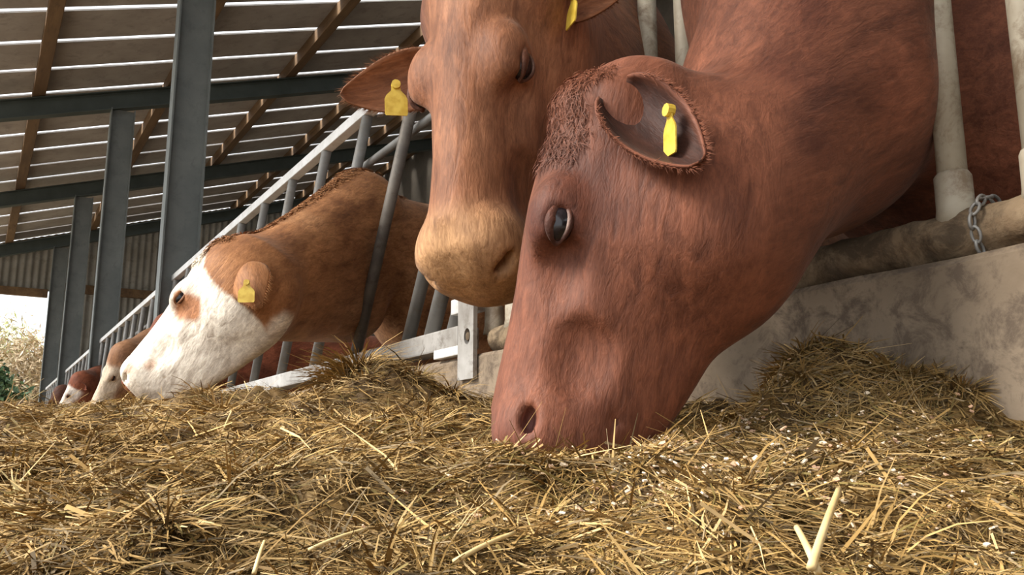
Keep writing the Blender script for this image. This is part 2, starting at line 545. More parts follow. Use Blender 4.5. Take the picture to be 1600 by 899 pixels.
# chain around the bottom pipe
ch = thing('chain', (BX, .80, .30), 'short steel chain hanging round the grimy bottom pipe by the nearest upright', 'chain')
cy = .783
for k in range(9):
    a = R(135 - k * 24)
    # links ride on the passage side of the pipe
    c = np.array([BX - .053 * math.cos(a - R(30)), cy + .002 * math.sin(k * 2.1), .352 + .053 * math.sin(a - R(30))])
    tdir = np.array([math.sin(a - R(30)), 0, math.cos(a - R(30))])
    nrm = np.array([-math.cos(a - R(30)), 0, math.sin(a - R(30))])
    ax = nrm if k % 2 else np.array([0, 1.0, 0])
    V, F = torus((0, 0, 0), (0, 0, 1), .0095, .0028, 14, 6, (1.35, .75))
    ex = tdir; ez = ax; ey = np.cross(ez, ex)
    ez = np.cross(ex, ey)
    # torus lies in its local plane: x' long direction
    loc = V
    ref = np.array([1.0, 0, 0]); u = np.cross((0, 0, 1.0), ref)
    W = loc[:, [1]] * ex * 1 + loc[:, [0]] * ey + loc[:, [2]] * ez
    obj('chain_link', W + c, F, M_galv, ch, smooth=True)

# ------------------------------------------------------------------ cows: one continuous surface each, grown from a distance field
def smin(a, b, k):
    h = np.clip(.5 + .5 * (b - a) / k, 0, 1)
    return b + (a - b) * h - k * h * (1 - h)
def smax(a, b, k): return -smin(-a, -b, k)

def s_ell(P, c, r):
    q = (P - np.asarray(c)) / np.asarray(r)
    k0 = np.linalg.norm(q, axis=1); k1 = np.linalg.norm(q / np.asarray(r), axis=1)
    return k0 * (k0 - 1) / np.maximum(k1, 1e-6)

def s_cone(P, a, b, r1, r2):
    a = np.asarray(a, float); b = np.asarray(b, float)
    ba = b - a; t = np.clip(((P - a) @ ba) / (ba @ ba), 0, 1)
    return np.linalg.norm(P - a - t[:, None] * ba, axis=1) - (r1 + (r2 - r1) * t)

def s_torus_y(P, c, R0, r0, sx=1.0, sz=1.0):
    q = P - np.asarray(c)
    d = np.sqrt((q[:, 0] / sx) ** 2 + (q[:, 2] / sz) ** 2) - R0
    return np.sqrt(d ** 2 + q[:, 1] ** 2) - r0

# head profile, along the head from the poll (a=0) to the muzzle (a~.6): dorsal line, ventral line, half width
HEAD = dict(a=[-.10, -.05, 0, .06, .12, .18, .25, .32, .39, .46, .52, .57, .605, .63],
            top=[-.06, -.015, .012, .026, .036, .041, .041, .039, .040, .044, .046, .030, -.01, -.06],
            bot=[-.20, -.24, -.27, -.298, -.314, -.324, -.320, -.308, -.282, -.252, -.224, -.195, -.16, -.11],
            wid=[.060, .078, .088, .097, .104, .107, .104, .092, .081, .078, .083, .085, .066, .03])

def head_sdf(Q, T=HEAD, mouth=True):
    """Q: points in the head's own units; x along the nose, y to its left, z dorsal"""
    a, y, n = Q[:, 0], Q[:, 1], Q[:, 2]
    ac = np.clip(a, T['a'][0], T['a'][-1])
    top = np.interp(ac, T['a'], T['top']); bot = np.interp(ac, T['a'], T['bot']); w = np.interp(ac, T['a'], T['wid'])
    c = (top + bot) / 2; h = (top - bot) / 2
    v = (n - c) / h
    we = w * (1 - .30 * sstep(.1, -1.0, v) - .10 * sstep(.3, 1.0, v))
    k = (np.abs(v) ** 2.5 + np.abs(y / we) ** 2.5) ** (1 / 2.5)
    d = (k - 1) * np.minimum(h, we) * .8
    d = smax(d, np.maximum(T['a'][0] - a, a - T['a'][-1]), .03)
    Y = np.abs(y); S = np.stack([a, Y, n], 1)
    d = smin(d, s_ell(S, (.215, .082, -.012), (.060, .036, .040)), .035)          # brow and orbit
    d = smin(d, s_ell(S, (.15, .070, -.21), (.105, .040, .090)), .05)             # cheek
    d = smin(d, s_ell(S, (.36, .060, -.10), (.11, .022, .018)), .03)              # facial crest
    d = smin(d, s_ell(S, (.00, 0, -.03), (.05, .085, .05)), .03)                  # poll
    d = smin(d, s_ell(S, T.get('ear_root', (.055, .090, -.075)), (.045, .035, .045)), .03)           # root of the ear
    d = smin(d, s_ell(S, (.550, .040, -.035), (.055, .055, .060)), .03)           # nose pad
    d = smax(d, -s_ell(S, (.305, .098, -.030), (.050, .024, .030)), .03)           # hollow before the eye
    d = smax(d, -s_ell(S, (.43, .086, -.085), (.05, .020, .040)), .03)            # hollow over the lips
    # eye: socket, then lids
    d = smax(d, -s_ell(S, (.232, .122, -.022), (.026, .022, .020)), .008)
    # nostril
    d = smax(d, -s_ell(S, (T.get('nostril', .578), T.get('nostril_y', .064), -.022), (.022, .024, .011)), .012)
    if mouth:
        d = smax(d, -s_cone(S, (.60, .0, -.125), (.50, .080, -.150), .009, .002), .012)
    return d

def surface_nets(f, lo, hi, h, block=6, margin=1.9):
    lo = np.asarray(lo, float); hi = np.asarray(hi, float)
    nb = np.ceil((hi - lo) / (h * block)).astype(int); n = nb * block
    cx = [lo[i] + (np.arange(nb[i]) + .5) * block * h - .5 * h for i in range(3)]
    G = np.stack(np.meshgrid(*cx, indexing='ij'), -1).reshape(-1, 3)
    vc = f(G).astype(np.float32).reshape(nb)
    act = np.argwhere(np.abs(vc) < block * h * .87 * margin)
    Vv = vc.repeat(block, 0).repeat(block, 1).repeat(block, 2)
    o = np.stack(np.meshgrid(*[np.arange(block)] * 3, indexing='ij'), -1).reshape(-1, 3)
    for s in range(0, len(act), 900):
        I = (act[s:s + 900, None, :] * block + o[None]).reshape(-1, 3)
        Vv[I[:, 0], I[:, 1], I[:, 2]] = f(lo + I * h)
    S = Vv < 0
    cnt = np.zeros(tuple(n - 1), np.int8)
    for dx in (0, 1):
        for dy in (0, 1):
            for dz in (0, 1):
                cnt += S[dx:n[0] - 1 + dx, dy:n[1] - 1 + dy, dz:n[2] - 1 + dz]
    cells = np.argwhere((cnt > 0) & (cnt < 8))
    idx = np.full(tuple(n - 1), -1, np.int32); idx[cells[:, 0], cells[:, 1], cells[:, 2]] = np.arange(len(cells))
    acc = np.zeros((len(cells), 3)); ne = np.zeros(len(cells))
    corner = [(i >> 2 & 1, i >> 1 & 1, i & 1) for i in range(8)]
    for i in range(8):
        for ax in range(3):
            if corner[i][ax]: continue
            c0 = np.array(corner[i]); c1 = c0.copy(); c1[ax] = 1
            p0 = cells + c0; p1 = cells + c1
            v0 = Vv[p0[:, 0], p0[:, 1], p0[:, 2]]; v1 = Vv[p1[:, 0], p1[:, 1], p1[:, 2]]
            m = (v0 < 0) != (v1 < 0)
            t = np.where(m, v0 / np.where(m, v0 - v1, 1), 0)
            pos = c0 + np.outer(t, c1 - c0)
            acc[m] += pos[m]; ne[m] += 1
    verts = lo + (cells + acc / ne[:, None]) * h
    faces = []
    for ax in range(3):
        u, v = (ax + 1) % 3, (ax + 2) % 3
        sl0 = [slice(None)] * 3; sl1 = [slice(None)] * 3
        sl0[ax] = slice(0, -1); sl1[ax] = slice(1, None)
        E = np.argwhere(S[tuple(sl0)] != S[tuple(sl1)])
        E = E[(E[:, u] > 0) & (E[:, v] > 0) & (E[:, u] < n[u] - 1) & (E[:, v] < n[v] - 1)]
        ins = S[E[:, 0], E[:, 1], E[:, 2]]
        def at(du, dv):
            q = E.copy(); q[:, u] -= du; q[:, v] -= dv
            return idx[q[:, 0], q[:, 1], q[:, 2]]
        qd = np.stack([at(1, 1), at(0, 1), at(0, 0), at(1, 0)], 1)
        qd[~ins] = qd[~ins][:, ::-1]
        faces.append(qd)
    faces = np.concatenate(faces); faces = faces[(faces >= 0).all(1)]
    # settle vertices on the true surface
    for _ in range(2):
        for s in range(0, len(verts), 200000):
            p = verts[s:s + 200000]
            d0 = f(p); e = h * .4
            g = np.stack([f(p + np.eye(3)[i] * e) - d0 for i in range(3)], 1) / e
            g2 = (g ** 2).sum(1)
            st = np.clip(d0 / np.maximum(g2, .2), -h * .5, h * .5)
            verts[s:s + 200000] = p - g * st[:, None] * .8
    return verts, faces

def cow_frame(P0, a, n, s):
    a = np.array(a, float); a /= np.linalg.norm(a); n = np.array(n, float); n -= a * (n @ a); n /= np.linalg.norm(n)
    l = np.cross(n, a)
    B = np.stack([a, l, n])      # rows: local axes in world
    return np.array(P0, float), B, s

def to_local(P, fr): return ((P - fr[0]) @ fr[1].T) / fr[2]
def to_world(Q, fr): return np.asarray(Q, float) * fr[2] @ fr[1] + fr[0]

def cow_body_sdf(fr, neck, body, T=HEAD, kneck=.09, mouth=True):
    """neck/body: round cones in the world; each (a, b, r1, r2, k)"""
    s = fr[2]
    def f(P):
        Q = to_local(P, fr)
        d = np.full(len(P), 9.0)
        near = (Q[:, 0] > -.35) & (Q[:, 0] < .85) & (np.abs(Q[:, 1]) < .4) & (Q[:, 2] > -.65) & (Q[:, 2] < .35)
        if near.any(): d[near] = head_sdf(Q[near], T, mouth) * s
        far = ~near
        if far.any(): d[far] = (np.linalg.norm(Q[far] - np.array([.25, 0, -.15]), axis=1) * 0 + .26) * s
        dn = np.full(len(P), 9.0)
        for a, b, r1, r2, k in neck + body:
            dn = smin(dn, s_cone(P, a, b, r1, r2), k)
        return smin(d, dn, kneck)
    return f

def leg_set(fx, fy, rx, ry, half, front=True):
    """front and hind legs, straight-standing; (fx,fy) under the shoulders, (rx,ry) under the hips"""
    ax = np.array([rx - fx, ry - fy]); ax = ax / np.linalg.norm(ax); sd = np.array([-ax[1], ax[0]])
    L = []
    for s in (-1, 1):
        p = np.array([fx, fy]) + s * sd * half
        el = (*p, .42); kn = (p[0] - ax[0] * .02, p[1] - ax[1] * .02, .14); ft = (*p, FLOOR + .05)
        L += [(el, kn, .13, .062, .08), (kn, (ft[0], ft[1], ft[2] + .06), .060, .042, .03), ((ft[0], ft[1], ft[2] + .06), (ft[0] - ax[0] * .03, ft[1] - ax[1] * .03, FLOOR + .045), .046, .058, .03)]
        q = np.array([rx, ry]) + s * sd * half
        kn = (q[0] - ax[0] * .16, q[1] - ax[1] * .16, .34); hk = (q[0] + ax[0] * .14, q[1] + ax[1] * .14, .16)
        ft = (q[0] + ax[0] * .08, q[1] + ax[1] * .08, FLOOR + .11)
        L += [((*q, .62), kn, .20, .13, .1), (kn, hk, .115, .058, .06), (hk, ft, .054, .042, .03), (ft, (ft[0] - ax[0] * .03, ft[1] - ax[1] * .03, FLOOR + .045), .046, .058, .03)]
    return L

def ear(name, fr, root, direc, opening, L, W, parent, col, tagged=True, tag_at=.5, tag_dir=(0, 0, -1), tag_face=None, tag_len=.075, tag_w=.028, mat=None, curl=1.0, tag_off=(0, 0, 0)):
    """a cupped leaf: root/direc/opening in world"""
    d = np.asarray(direc, float); d /= np.linalg.norm(d)
    o = np.asarray(opening, float); o -= d * (o @ d); o /= np.linalg.norm(o)
    w = np.cross(d, o)
    nu, nv = 26, 15
    V, colr, flow = [], [], []
    for side in (0, 1):
        for i in range(nu):
            u = i / (nu - 1)
            hw = W * (0.42 + .58 * math.sin(math.pi * min(1, u * 1.02) ** .75)) * (1 - u ** 5) ** .5 + .003
            if u > .97: hw *= .6
            cup = 1.9 * (1 - .55 * u) * curl
            for j in range(nv):
                v = 2 * j / (nv - 1) - 1
                th = v * cup * .62
                rad = hw / max(.25, math.sin(min(1.45, cup * .62)))
                p = d * (L * u) + w * (rad * math.sin(th)) - o * (rad * math.cos(th) - rad * .55)
                p = p + o * (-.02 * math.sin(u * math.pi) * L) + d * 0
                th_n = w * math.sin(th) - o * math.cos(th)
                p = p + th_n * (.0045 if side == 0 else 0)
                V.append(np.asarray(root) + p)
                c = np.array(col[0] if side == 0 else col[1])
                edge = sstep(.78, 1.0, abs(v))
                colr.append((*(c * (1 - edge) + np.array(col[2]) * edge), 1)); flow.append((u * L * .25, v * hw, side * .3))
    F = []
    M_ = nu * nv
    for i in range(nu - 1):
        for j in range(nv - 1):
            a = i * nv + j
            F.append((a, a + 1, a + nv + 1, a + nv)); F.append((M_ + a, M_ + a + nv, M_ + a + nv + 1, M_ + a + 1))
        F.append((i * nv, (i + 1) * nv, M_ + (i + 1) * nv, M_ + i * nv))
        e = i * nv + nv - 1
        F.append((e, M_ + e, M_ + e + nv, e + nv))
    for j in range(nv - 1):
        a = (nu - 1) * nv + j
        F.append((a, a + 1, M_ + a + 1, M_ + a)); F.append((j, M_ + j, M_ + j + 1, j + 1))
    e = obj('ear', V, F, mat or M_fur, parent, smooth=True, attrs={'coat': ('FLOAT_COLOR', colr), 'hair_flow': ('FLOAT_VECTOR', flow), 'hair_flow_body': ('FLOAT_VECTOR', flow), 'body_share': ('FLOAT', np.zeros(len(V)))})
    g = np.random.default_rng(int(abs(V[0][0]) * 1e4))
    Va = np.array(V); nf = 900
    fv, ff, fc = [], [], []
    for q in range(nf):
        i = int(g.integers(2, nu - 1)); j = 0 if g.random() < .5 else nv - 1
        if i > nu - 4: j = int(g.integers(0, nv))
        p0 = Va[i * nv + j]; inn = Va[i * nv + (2 if j == 0 else nv - 3)]
        out = p0 - inn; out /= max(1e-6, np.linalg.norm(out))
        hd = out * .30 + d * .9 + g.normal(0, .22, 3); hd /= np.linalg.norm(hd)
        ln = W * g.uniform(.12, .42); sw = np.cross(hd, o); sw /= max(1e-6, np.linalg.norm(sw))
        b = len(fv); p0 = p0 - out * .004
        fv += [p0 - sw * .0004, p0 + sw * .0004, p0 + hd * ln * .6 + o * ln * .1 + sw * .0003, p0 + hd * ln + o * ln * .25]
        ff += [(b, b + 1, b + 2, b + 3)]
        cq = np.clip(np.array(col[2]) * g.uniform(.6, 1.2), 0, 1); fc += [(*cq, 1)] * 4
    fr_ = obj('ear_fringe', fv, np.array(ff, np.int32), M_hair, e, attrs={'coat': ('FLOAT_COLOR', fc)}); fr_['kind'] = 'stuff'
    if tagged:
        c0 = np.asarray(root) + d * (L * tag_at) - o * (.012) + np.asarray(tag_off)
        td = np.asarray(tag_dir, float); td /= np.linalg.norm(td)
        tf = np.asarray(tag_face if tag_face is not None else o, float); tf -= td * (tf @ td); tf /= np.linalg.norm(tf)
        tw = np.cross(td, tf)
        prof = [(0, .30), (.10, .38), (.28, .42), (.42, .85), (.52, 1), (.95, 1), (1.0, .9)]
        V = []
        for s in (-1, 1):
            for q, hw in prof:
                for sg in (-1, 1):
                    V.append(c0 + td * (q * tag_len) + tw * (sg * hw * tag_w) + tf * (s * .0012 + .012))
        F = []; k = len(prof)
        for i in range(k - 1):
            a = 2 * i
            F.append((a, a + 2, a + 3, a + 1)); F.append((2 * k + a, 2 * k + a + 1, 2 * k + a + 3, 2 * k + a + 2))
            F.append((a, 2 * k + a, 2 * k + a + 2, a + 2)); F.append((a + 1, a + 3, 2 * k + a + 3, 2 * k + a + 1))
        F.append((0, 1, 2 * k + 1, 2 * k)); F.append((2 * k - 2, 4 * k - 2, 4 * k - 1, 2 * k - 1))
        # button stud
        bV, bF = tube([c0 + td * .008 + tf * .008, c0 + td * .008 + tf * .019], .009, 10)
        V, F = merge((np.array(V), F), (bV, bF))
        t = obj('ear_tag', V, F, M_tag, e); t['label'] = 'yellow plastic ear tag'
    return e

def coat_and_flow(V, fr, axis_a, axis_b, colour_fn):
    Q = to_local(V, fr)
    hw = np.maximum(sstep(.06, -.16, Q[:, 0]), sstep(-.26, -.44, Q[:, 2]))   # 1 = body
    hw = np.clip(hw + .25 * vnoise(V * 14, 5) * (hw > .02) * (hw < .98), 0, 1)
    t = np.asarray(axis_b) - np.asarray(axis_a); t = t / np.linalg.norm(t)
    al = (V - np.asarray(axis_a)) @ t
    perp = V - np.outer(al, t)
    flow_b = perp + np.outer(al * .25, t)
    flow_h = Q * np.array([.25, 1, 1]) + 3.1
    col = colour_fn(V, Q, hw)
    return {'coat': ('FLOAT_COLOR', np.concatenate([col, np.ones((len(V), 1))], 1)), 'hair_flow': ('FLOAT_VECTOR', flow_h),
            'hair_flow_body': ('FLOAT_VECTOR', flow_b), 'body_share': ('FLOAT', hw)}

def mixc(c0, c1, t): return np.asarray(c0)[None] * (1 - t[:, None]) + np.asarray(c1)[None] * t[:, None] if np.ndim(c0) == 1 else c0 * (1 - t[:, None]) + np.asarray(c1)[None] * t[:, None]

def eyes(fr, parent, r=.0215, yy=.102, both=True, lid=(.09, .04, .025), rim=(.30, .20, .16)):
    for sg in ((1, -1) if both else (1,)):
        e = obj('eye', *uv_ball(to_world([(.232, sg * yy, -.022)], fr)[0], np.array([r * 1.35, r * .9, r]) * fr[2], fr[1]), M_eye, parent, smooth=True)
        # lids: an almond ring, thick above, thin and pale-rimmed below
        n, m = 36, 10
        V, cl = [], []
        for i in range(n):
            t = 2 * math.pi * i / n
            upper = .5 + .5 * math.sin(t)
            ax = 1.45 * math.cos(t); az = (.82 - .10 * upper) * math.sin(t) * (1 - .25 * abs(math.cos(t)) ** 3)
            tr = .0034 + .0028 * upper
            c = np.array([.232 + r * .90 * ax, 0, -.022 + r * .90 * az])
            out = np.array([ax, 0, az]); out /= np.linalg.norm(out)
            dist = math.hypot(c[0] - .232, c[2] + .022)
            yc = yy + r * .9 * math.sqrt(max(.0, 1 - (dist / (r * 1.25)) ** 2)) - .001
            for k in range(m):
                b = 2 * math.pi * k / m
                p = c + out * tr * 1.5 * math.cos(b); p[1] = yc + tr * math.sin(b)
                V.append((p[0], sg * p[1], p[2]))
                inner = max(0, -math.cos(b)) * (1 - upper)
                cl.append((*(np.array(lid) * (1 - inner) + np.array(rim) * inner), 1))
        F = []
        for i in range(n):
            for k in range(m):
                f = (i * m + k, ((i + 1) % n) * m + k, ((i + 1) % n) * m + (k + 1) % m, i * m + (k + 1) % m)
                F.append(f if sg < 0 else f[::-1])
        V = np.array(V)
        obj('eyelid', to_world(V, fr), F, M_fur, e, smooth=True, attrs={'coat': ('FLOAT_COLOR', cl), 'hair_flow': ('FLOAT_VECTOR', V), 'hair_flow_body': ('FLOAT_VECTOR', V), 'body_share': ('FLOAT', np.zeros(len(V)))})

def tufts(V, F, mask, n, length, width, lie, colour, parent, name, label=None, curl=.3, seed=1, spread=.5, segs=3):
    """locks of hair on the masked vertices"""
    g = np.random.default_rng(seed)
    me_n = np.zeros_like(V)
    e1 = V[F[:, 1]] - V[F[:, 0]]; e2 = V[F[:, 3]] - V[F[:, 0]]
    fn = np.cross(e1, e2)
    for k in range(4): np.add.at(me_n, F[:, k], fn)
    me_n /= np.maximum(np.linalg.norm(me_n, axis=1), 1e-9)[:, None]
    ids = np.flatnonzero(mask > 0); p = mask[ids] / mask[ids].sum()
    ch = g.choice(ids, n, p=p)
    base = V[ch] + g.normal(0, .003, (n, 3)); nn = me_n[ch]
    li = np.asarray(lie, float) if np.ndim(lie) == 2 else np.tile(np.asarray(lie, float), (len(V), 1))
    li = li[ch]; li = li - nn * (li * nn).sum(1)[:, None]; li /= np.maximum(np.linalg.norm(li, axis=1), 1e-6)[:, None]
    side = np.cross(nn, li)
    a = g.normal(0, spread, n)
    dr = li * np.cos(a)[:, None] + side * np.sin(a)[:, None]
    L = length * g.uniform(.6, 1.3, n); bend = g.normal(0, curl, n)
    VV = np.zeros((n, (segs + 1) * 2, 3)); cc = np.zeros((n, (segs + 1) * 2, 4))
    colr = colour(V[ch], ch)
    br = g.uniform(.72, 1.3, n)
    for s in range(segs + 1):
        t = s / segs
        b = bend * t * t
        d2 = dr * np.cos(b)[:, None] + np.cross(nn, dr) * np.sin(b)[:, None]
        pos = base + d2 * (L * t)[:, None] + nn * (L * (.42 * t - .34 * t * t))[:, None] - nn * .002
        wv = np.cross(d2, nn) + nn * g.normal(0, .3, n)[:, None]
        hw = width * (1 - t) ** .6 + width * .08
        VV[:, 2 * s] = pos - wv * hw; VV[:, 2 * s + 1] = pos + wv * hw
        cc[:, 2 * s, :3] = cc[:, 2 * s + 1, :3] = np.clip(colr * br[:, None] * (.85 + .3 * t), 0, 1)
    cc[..., 3] = 1
    k = (segs + 1) * 2
    b0 = np.arange(n)[:, None] * k
    FF = np.concatenate([np.stack([b0[:, 0] + 2 * s, b0[:, 0] + 2 * s + 1, b0[:, 0] + 2 * s + 3, b0[:, 0] + 2 * s + 2], 1) for s in range(segs)])
    o = obj(name, VV.reshape(-1, 3), FF.astype(np.int32), M_hair, parent, smooth=True, attrs={'coat': ('FLOAT_COLOR', cc.reshape(-1, 4))})
    o['kind'] = 'stuff'
    if label: o['label'] = label
    return o

RED = np.array(lin(108, 63, 43)); RED_D = np.array(lin(84, 45, 30)); RED_L = np.array(lin(130, 77, 54))
TAN = np.array(lin(158, 108, 68)); TAN_D = np.array(lin(140, 93, 57)); WHITE = np.array(lin(232, 222, 205)); NOSE = np.array(lin(150, 104, 92))

# ---- the big red cow, muzzle in the feed
frA = cow_frame((.733, 1.058, .516), (-.156, .056, -.986), (-.807, .569, .16), .885)
HEAD_A = dict(HEAD, nostril=.535, ear_root=(.005, .070, -.085), nostril_y=.083, bot=[v * 1.02 for v in HEAD['bot']], wid=[v * 1.06 for v in HEAD['wid']])
A_loc = (1.9, 1.0, FLOOR)
cowA = thing('cow', A_loc, 'big dark red cow with its muzzle buried in the feed, nearest the upright pipes', 'cow', 'cows feeding through the barrier')
hA = lambda q: tuple(to_world([q], frA)[0])
neckA = [(hA((.19, 0, -.29)), (1.27, 1.01, .82), .09, .17, .08), ((1.26, 1.02, .82), (1.44, 1.14, 1.02), .175, .25, .10),
         (hA((.19, 0, -.24)), (1.24, 1.05, .60), .10, .20, .10), ((1.24, 1.05, .62), (1.45, 1.17, .76), .20, .26, .10)]
bodyA = [((1.40, 1.14, 1.0), (1.85, 1.05, .82), .25, .38, .12), ((1.85, 1.05, .74), (3.0, .80, .70), .38, .42, .15), ((3.0, .80, .80), (3.35, .72, .80), .32, .26, .12)]
bodyA += leg_set(1.85, 1.05, 3.25, .74, .20)
fA = cow_body_sdf(frA, neckA, bodyA, HEAD_A, kneck=.07)
VA, FA = surface_nets(fA, (.25, .1, FLOOR - .02), (3.75, 1.75, 1.5), .0085)
def colA(V, Q, hw):
    nz = fbm(V * 5, 3, 21)
    c = mixc(RED, RED_D, sstep(.1, .8, nz)); c = mixc(c, RED_L, sstep(.1, .9, -nz) * .7)
    c = mixc(c, lin(120, 84, 84), .75 * sstep(.10, .03, np.linalg.norm((Q - np.array([.555, 0, -.03])) / np.array([.75, 1.1, 1.0]), axis=1)))
    c = mixc(c, lin(80, 38, 24), .6 * sstep(.045, .02, np.linalg.norm((np.abs(Q) * np.array([1, 1, -1]) - np.array([.232, .105, -.022])) , axis=1)))
    return c
red_coat_data = coat_and_flow(VA, frA, (.9, 1.1, .6), (1.5, 1.1, .9), colA)
obj('body', VA, FA, M_fur, cowA, smooth=True, attrs=red_coat_data)
eyes(frA, cowA, lid=RED_D * .7, rim=(.45, .33, .28))
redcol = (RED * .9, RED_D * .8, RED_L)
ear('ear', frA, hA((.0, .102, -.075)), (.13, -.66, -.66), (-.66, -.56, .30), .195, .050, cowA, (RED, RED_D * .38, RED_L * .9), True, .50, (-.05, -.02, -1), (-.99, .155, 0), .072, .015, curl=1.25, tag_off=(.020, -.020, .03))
ear('ear', frA, hA((.060, -.100, -.085)), (.35, .7, .5), (-.75, .2, .3), .20, .05, cowA, redcol, False)

# ---- the red cow lifting its head behind it
frB = cow_frame((.708, 1.347, .902), (-.076, -.116, -.99), (-.864, -.485, .125), 1.02)
B_loc = (1.95, 2.25, FLOOR)
cowB = thing('cow', B_loc, 'lighter red-brown cow with lifted head facing the camera between two other cows', 'cow', 'cows feeding through the barrier')
hB = lambda q: tuple(to_world([q], frB)[0])
neckB = [(hB((.0, 0, -.12)), (1.38, 1.92, 1.14), .12, .22, .10), (hB((.06, 0, -.20)), (1.42, 1.92, .92), .12, .24, .10), (hB((.12, 0, -.24)), (1.40, 1.92, .74), .08, .20, .10)]
bodyB = [((1.40, 1.92, 1.0), (1.95, 2.2, .82), .24, .36, .12), ((1.95, 2.2, .74), (3.1, 2.75, .70), .37, .40, .15), ((3.1, 2.75, .80), (3.4, 2.9, .80), .31, .26, .12)]
bodyB += leg_set(1.95, 2.2, 3.3, 2.85, .20)
fB = cow_body_sdf(frB, neckB, bodyB, kneck=.09)
VB, FB = surface_nets(fB, (.3, .95, FLOOR - .02), (3.8, 3.45, 1.5), .0095)
BR = np.array(lin(128, 82, 54)); BR_D = np.array(lin(100, 60, 40)); BR_L = np.array(lin(152, 104, 74))
def colB(V, Q, hw):
    nz = fbm(V * 6, 3, 31)
    c = mixc(BR, BR_D, sstep(.1, .8, nz)); c = mixc(c, BR_L, sstep(.1, .9, -nz) * .7)
    c = mixc(c, lin(176, 138, 96), .7 * sstep(.13, .06, np.linalg.norm((Q - np.array([.56, 0, -.05])) / np.array([.8, 1.3, 1.3]), axis=1)))
    return c
brown_coat_data = coat_and_flow(VB, frB, (.9, 1.6, .9), (1.5, 2.0, .95), colB)
obj('body', VB, FB, M_fur, cowB, smooth=True, attrs=brown_coat_data)
eyes(frB, cowB, lid=BR_D * .8)
brcol = (BR_D, BR * .9, BR_L)
ear('ear', frB, hB((.135, -.100, -.10)), (-.84, .44, -.26), (-.5, -.84, -.19), .215, .055, cowB, brcol, True, .50, (.05, 0, -1), (-.3, -.9, 0), .07, .022)
ear('ear', frB, hB((.065, .105, -.095)), (.53, -.68, .04), (-.30, -.51, -.62), .17, .045, cowB, brcol, True, .42, (-.12, 0, -1), (-.97, .2, 0), .07, .022)

# ---- the white-faced cow
frC = cow_frame((.684, 3.092, .689), (-.493, .176, -.852), (-.705, .493, .51), .863)
C_loc = (1.95, 3.92, FLOOR)
cowC = thing('cow', C_loc, 'tan cow with a white face and yellow tag, head out beside the slanted bars', 'cow', 'cows feeding through the barrier')
hC = lambda q: tuple(to_world([q], frC)[0])
neckC = [(hC((.03, 0, -.15)), (1.35, 3.52, 1.05), .085, .165, .10), (hC((.06, 0, -.16)), (1.36, 3.63, .86), .12, .185, .10), (hC((.14, 0, -.22)), (1.37, 3.68, .66), .10, .165, .10)]
bodyC = [((1.37, 3.63, 1.0), (1.95, 3.95, .88), .18, .36, .12), ((1.95, 3.92, .78), (3.1, 4.4, .70), .37, .40, .15), ((3.1, 4.4, .80), (3.4, 4.6, .80), .31, .26, .12)]
bodyC += leg_set(1.95, 3.92, 3.3, 4.5, .20)
HEAD_C = dict(HEAD, bot=[v * 1.12 for v in HEAD['bot']])
fC = cow_body_sdf(frC, neckC, bodyC, HEAD_C, kneck=.09)
VC, FC = surface_nets(fC, (.2, 2.7, FLOOR - .02), (3.8, 5.2, 1.5), .0105)
def whiteface(V, Q):
    nz = fbm(V * 9, 3, 41) * .018
    a, y, n = Q[:, 0], np.abs(Q[:, 1]), Q[:, 2]
    bn = np.interp(n, [-.52, -.46, -.40, -.29, -.22, -.12, -.04, 0, .05], [.21, .20, .175, .150, .134, .118, .100, .04, -.02])
    face = sstep(-.010, .010, nz + a - bn)
    jaw = sstep(-.01, .012, nz - n - .36 - .25 * np.maximum(0, .15 - a)) * sstep(-.22, -.02, a) * sstep(-.22, -.30, n) * .8
    w = np.maximum(face, jaw)
    p1 = sstep(.010, -.010, nz + np.sqrt(((a - .245) / 1.25) ** 2 + ((n + .055) / 1.5) ** 2) - .042)      # patch round the eye
    p2 = sstep(.008, -.008, nz + np.hypot(a - .55, n + .02) - .026)
    p3 = sstep(.008, -.008, nz + np.hypot(a - .50, n + .075) - .022)
    p = np.maximum.reduce([p1 * (y > .03), p2 * .55 * (y > .02), p3 * .6 * (y > .02)])
    return w, p
def colC(V, Q, hw):
    nz = fbm(V * 5, 3, 43)
    c = mixc(TAN, TAN_D, sstep(.1, .8, nz)); c = mixc(c, lin(182, 134, 92), sstep(.1, .9, -nz) * .7)
    w, p = whiteface(V, Q)
    c = mixc(c, WHITE, w); c = mixc(c, lin(170, 116, 78), p)
    return c
tan_coat_data = coat_and_flow(VC, frC, (.9, 3.1, .75), (1.4, 3.58, .98), colC)
obj('body', VC, FC, M_fur, cowC, smooth=True, attrs=tan_coat_data)
eyes(frC, cowC, .019, lid=TAN_D, rim=(.25, .15, .11))
tancol = (TAN * .95, TAN_D * .8, TAN)
ear('ear', frC, hC((.0, .125, -.175)), (.13, -.47, -.82), (.504, .843, .188), .185, .064, cowC, tancol, True, .45, (0.02, 0, -1), (-.45, -.85, 0), .072, .026, tag_off=(-.024, -.044, .0))
ear('ear', frC, hC((.055, -.090, -.085)), (.30, .75, -.2), (-.62, .25, -.35), .19, .05, cowC, tancol, False)
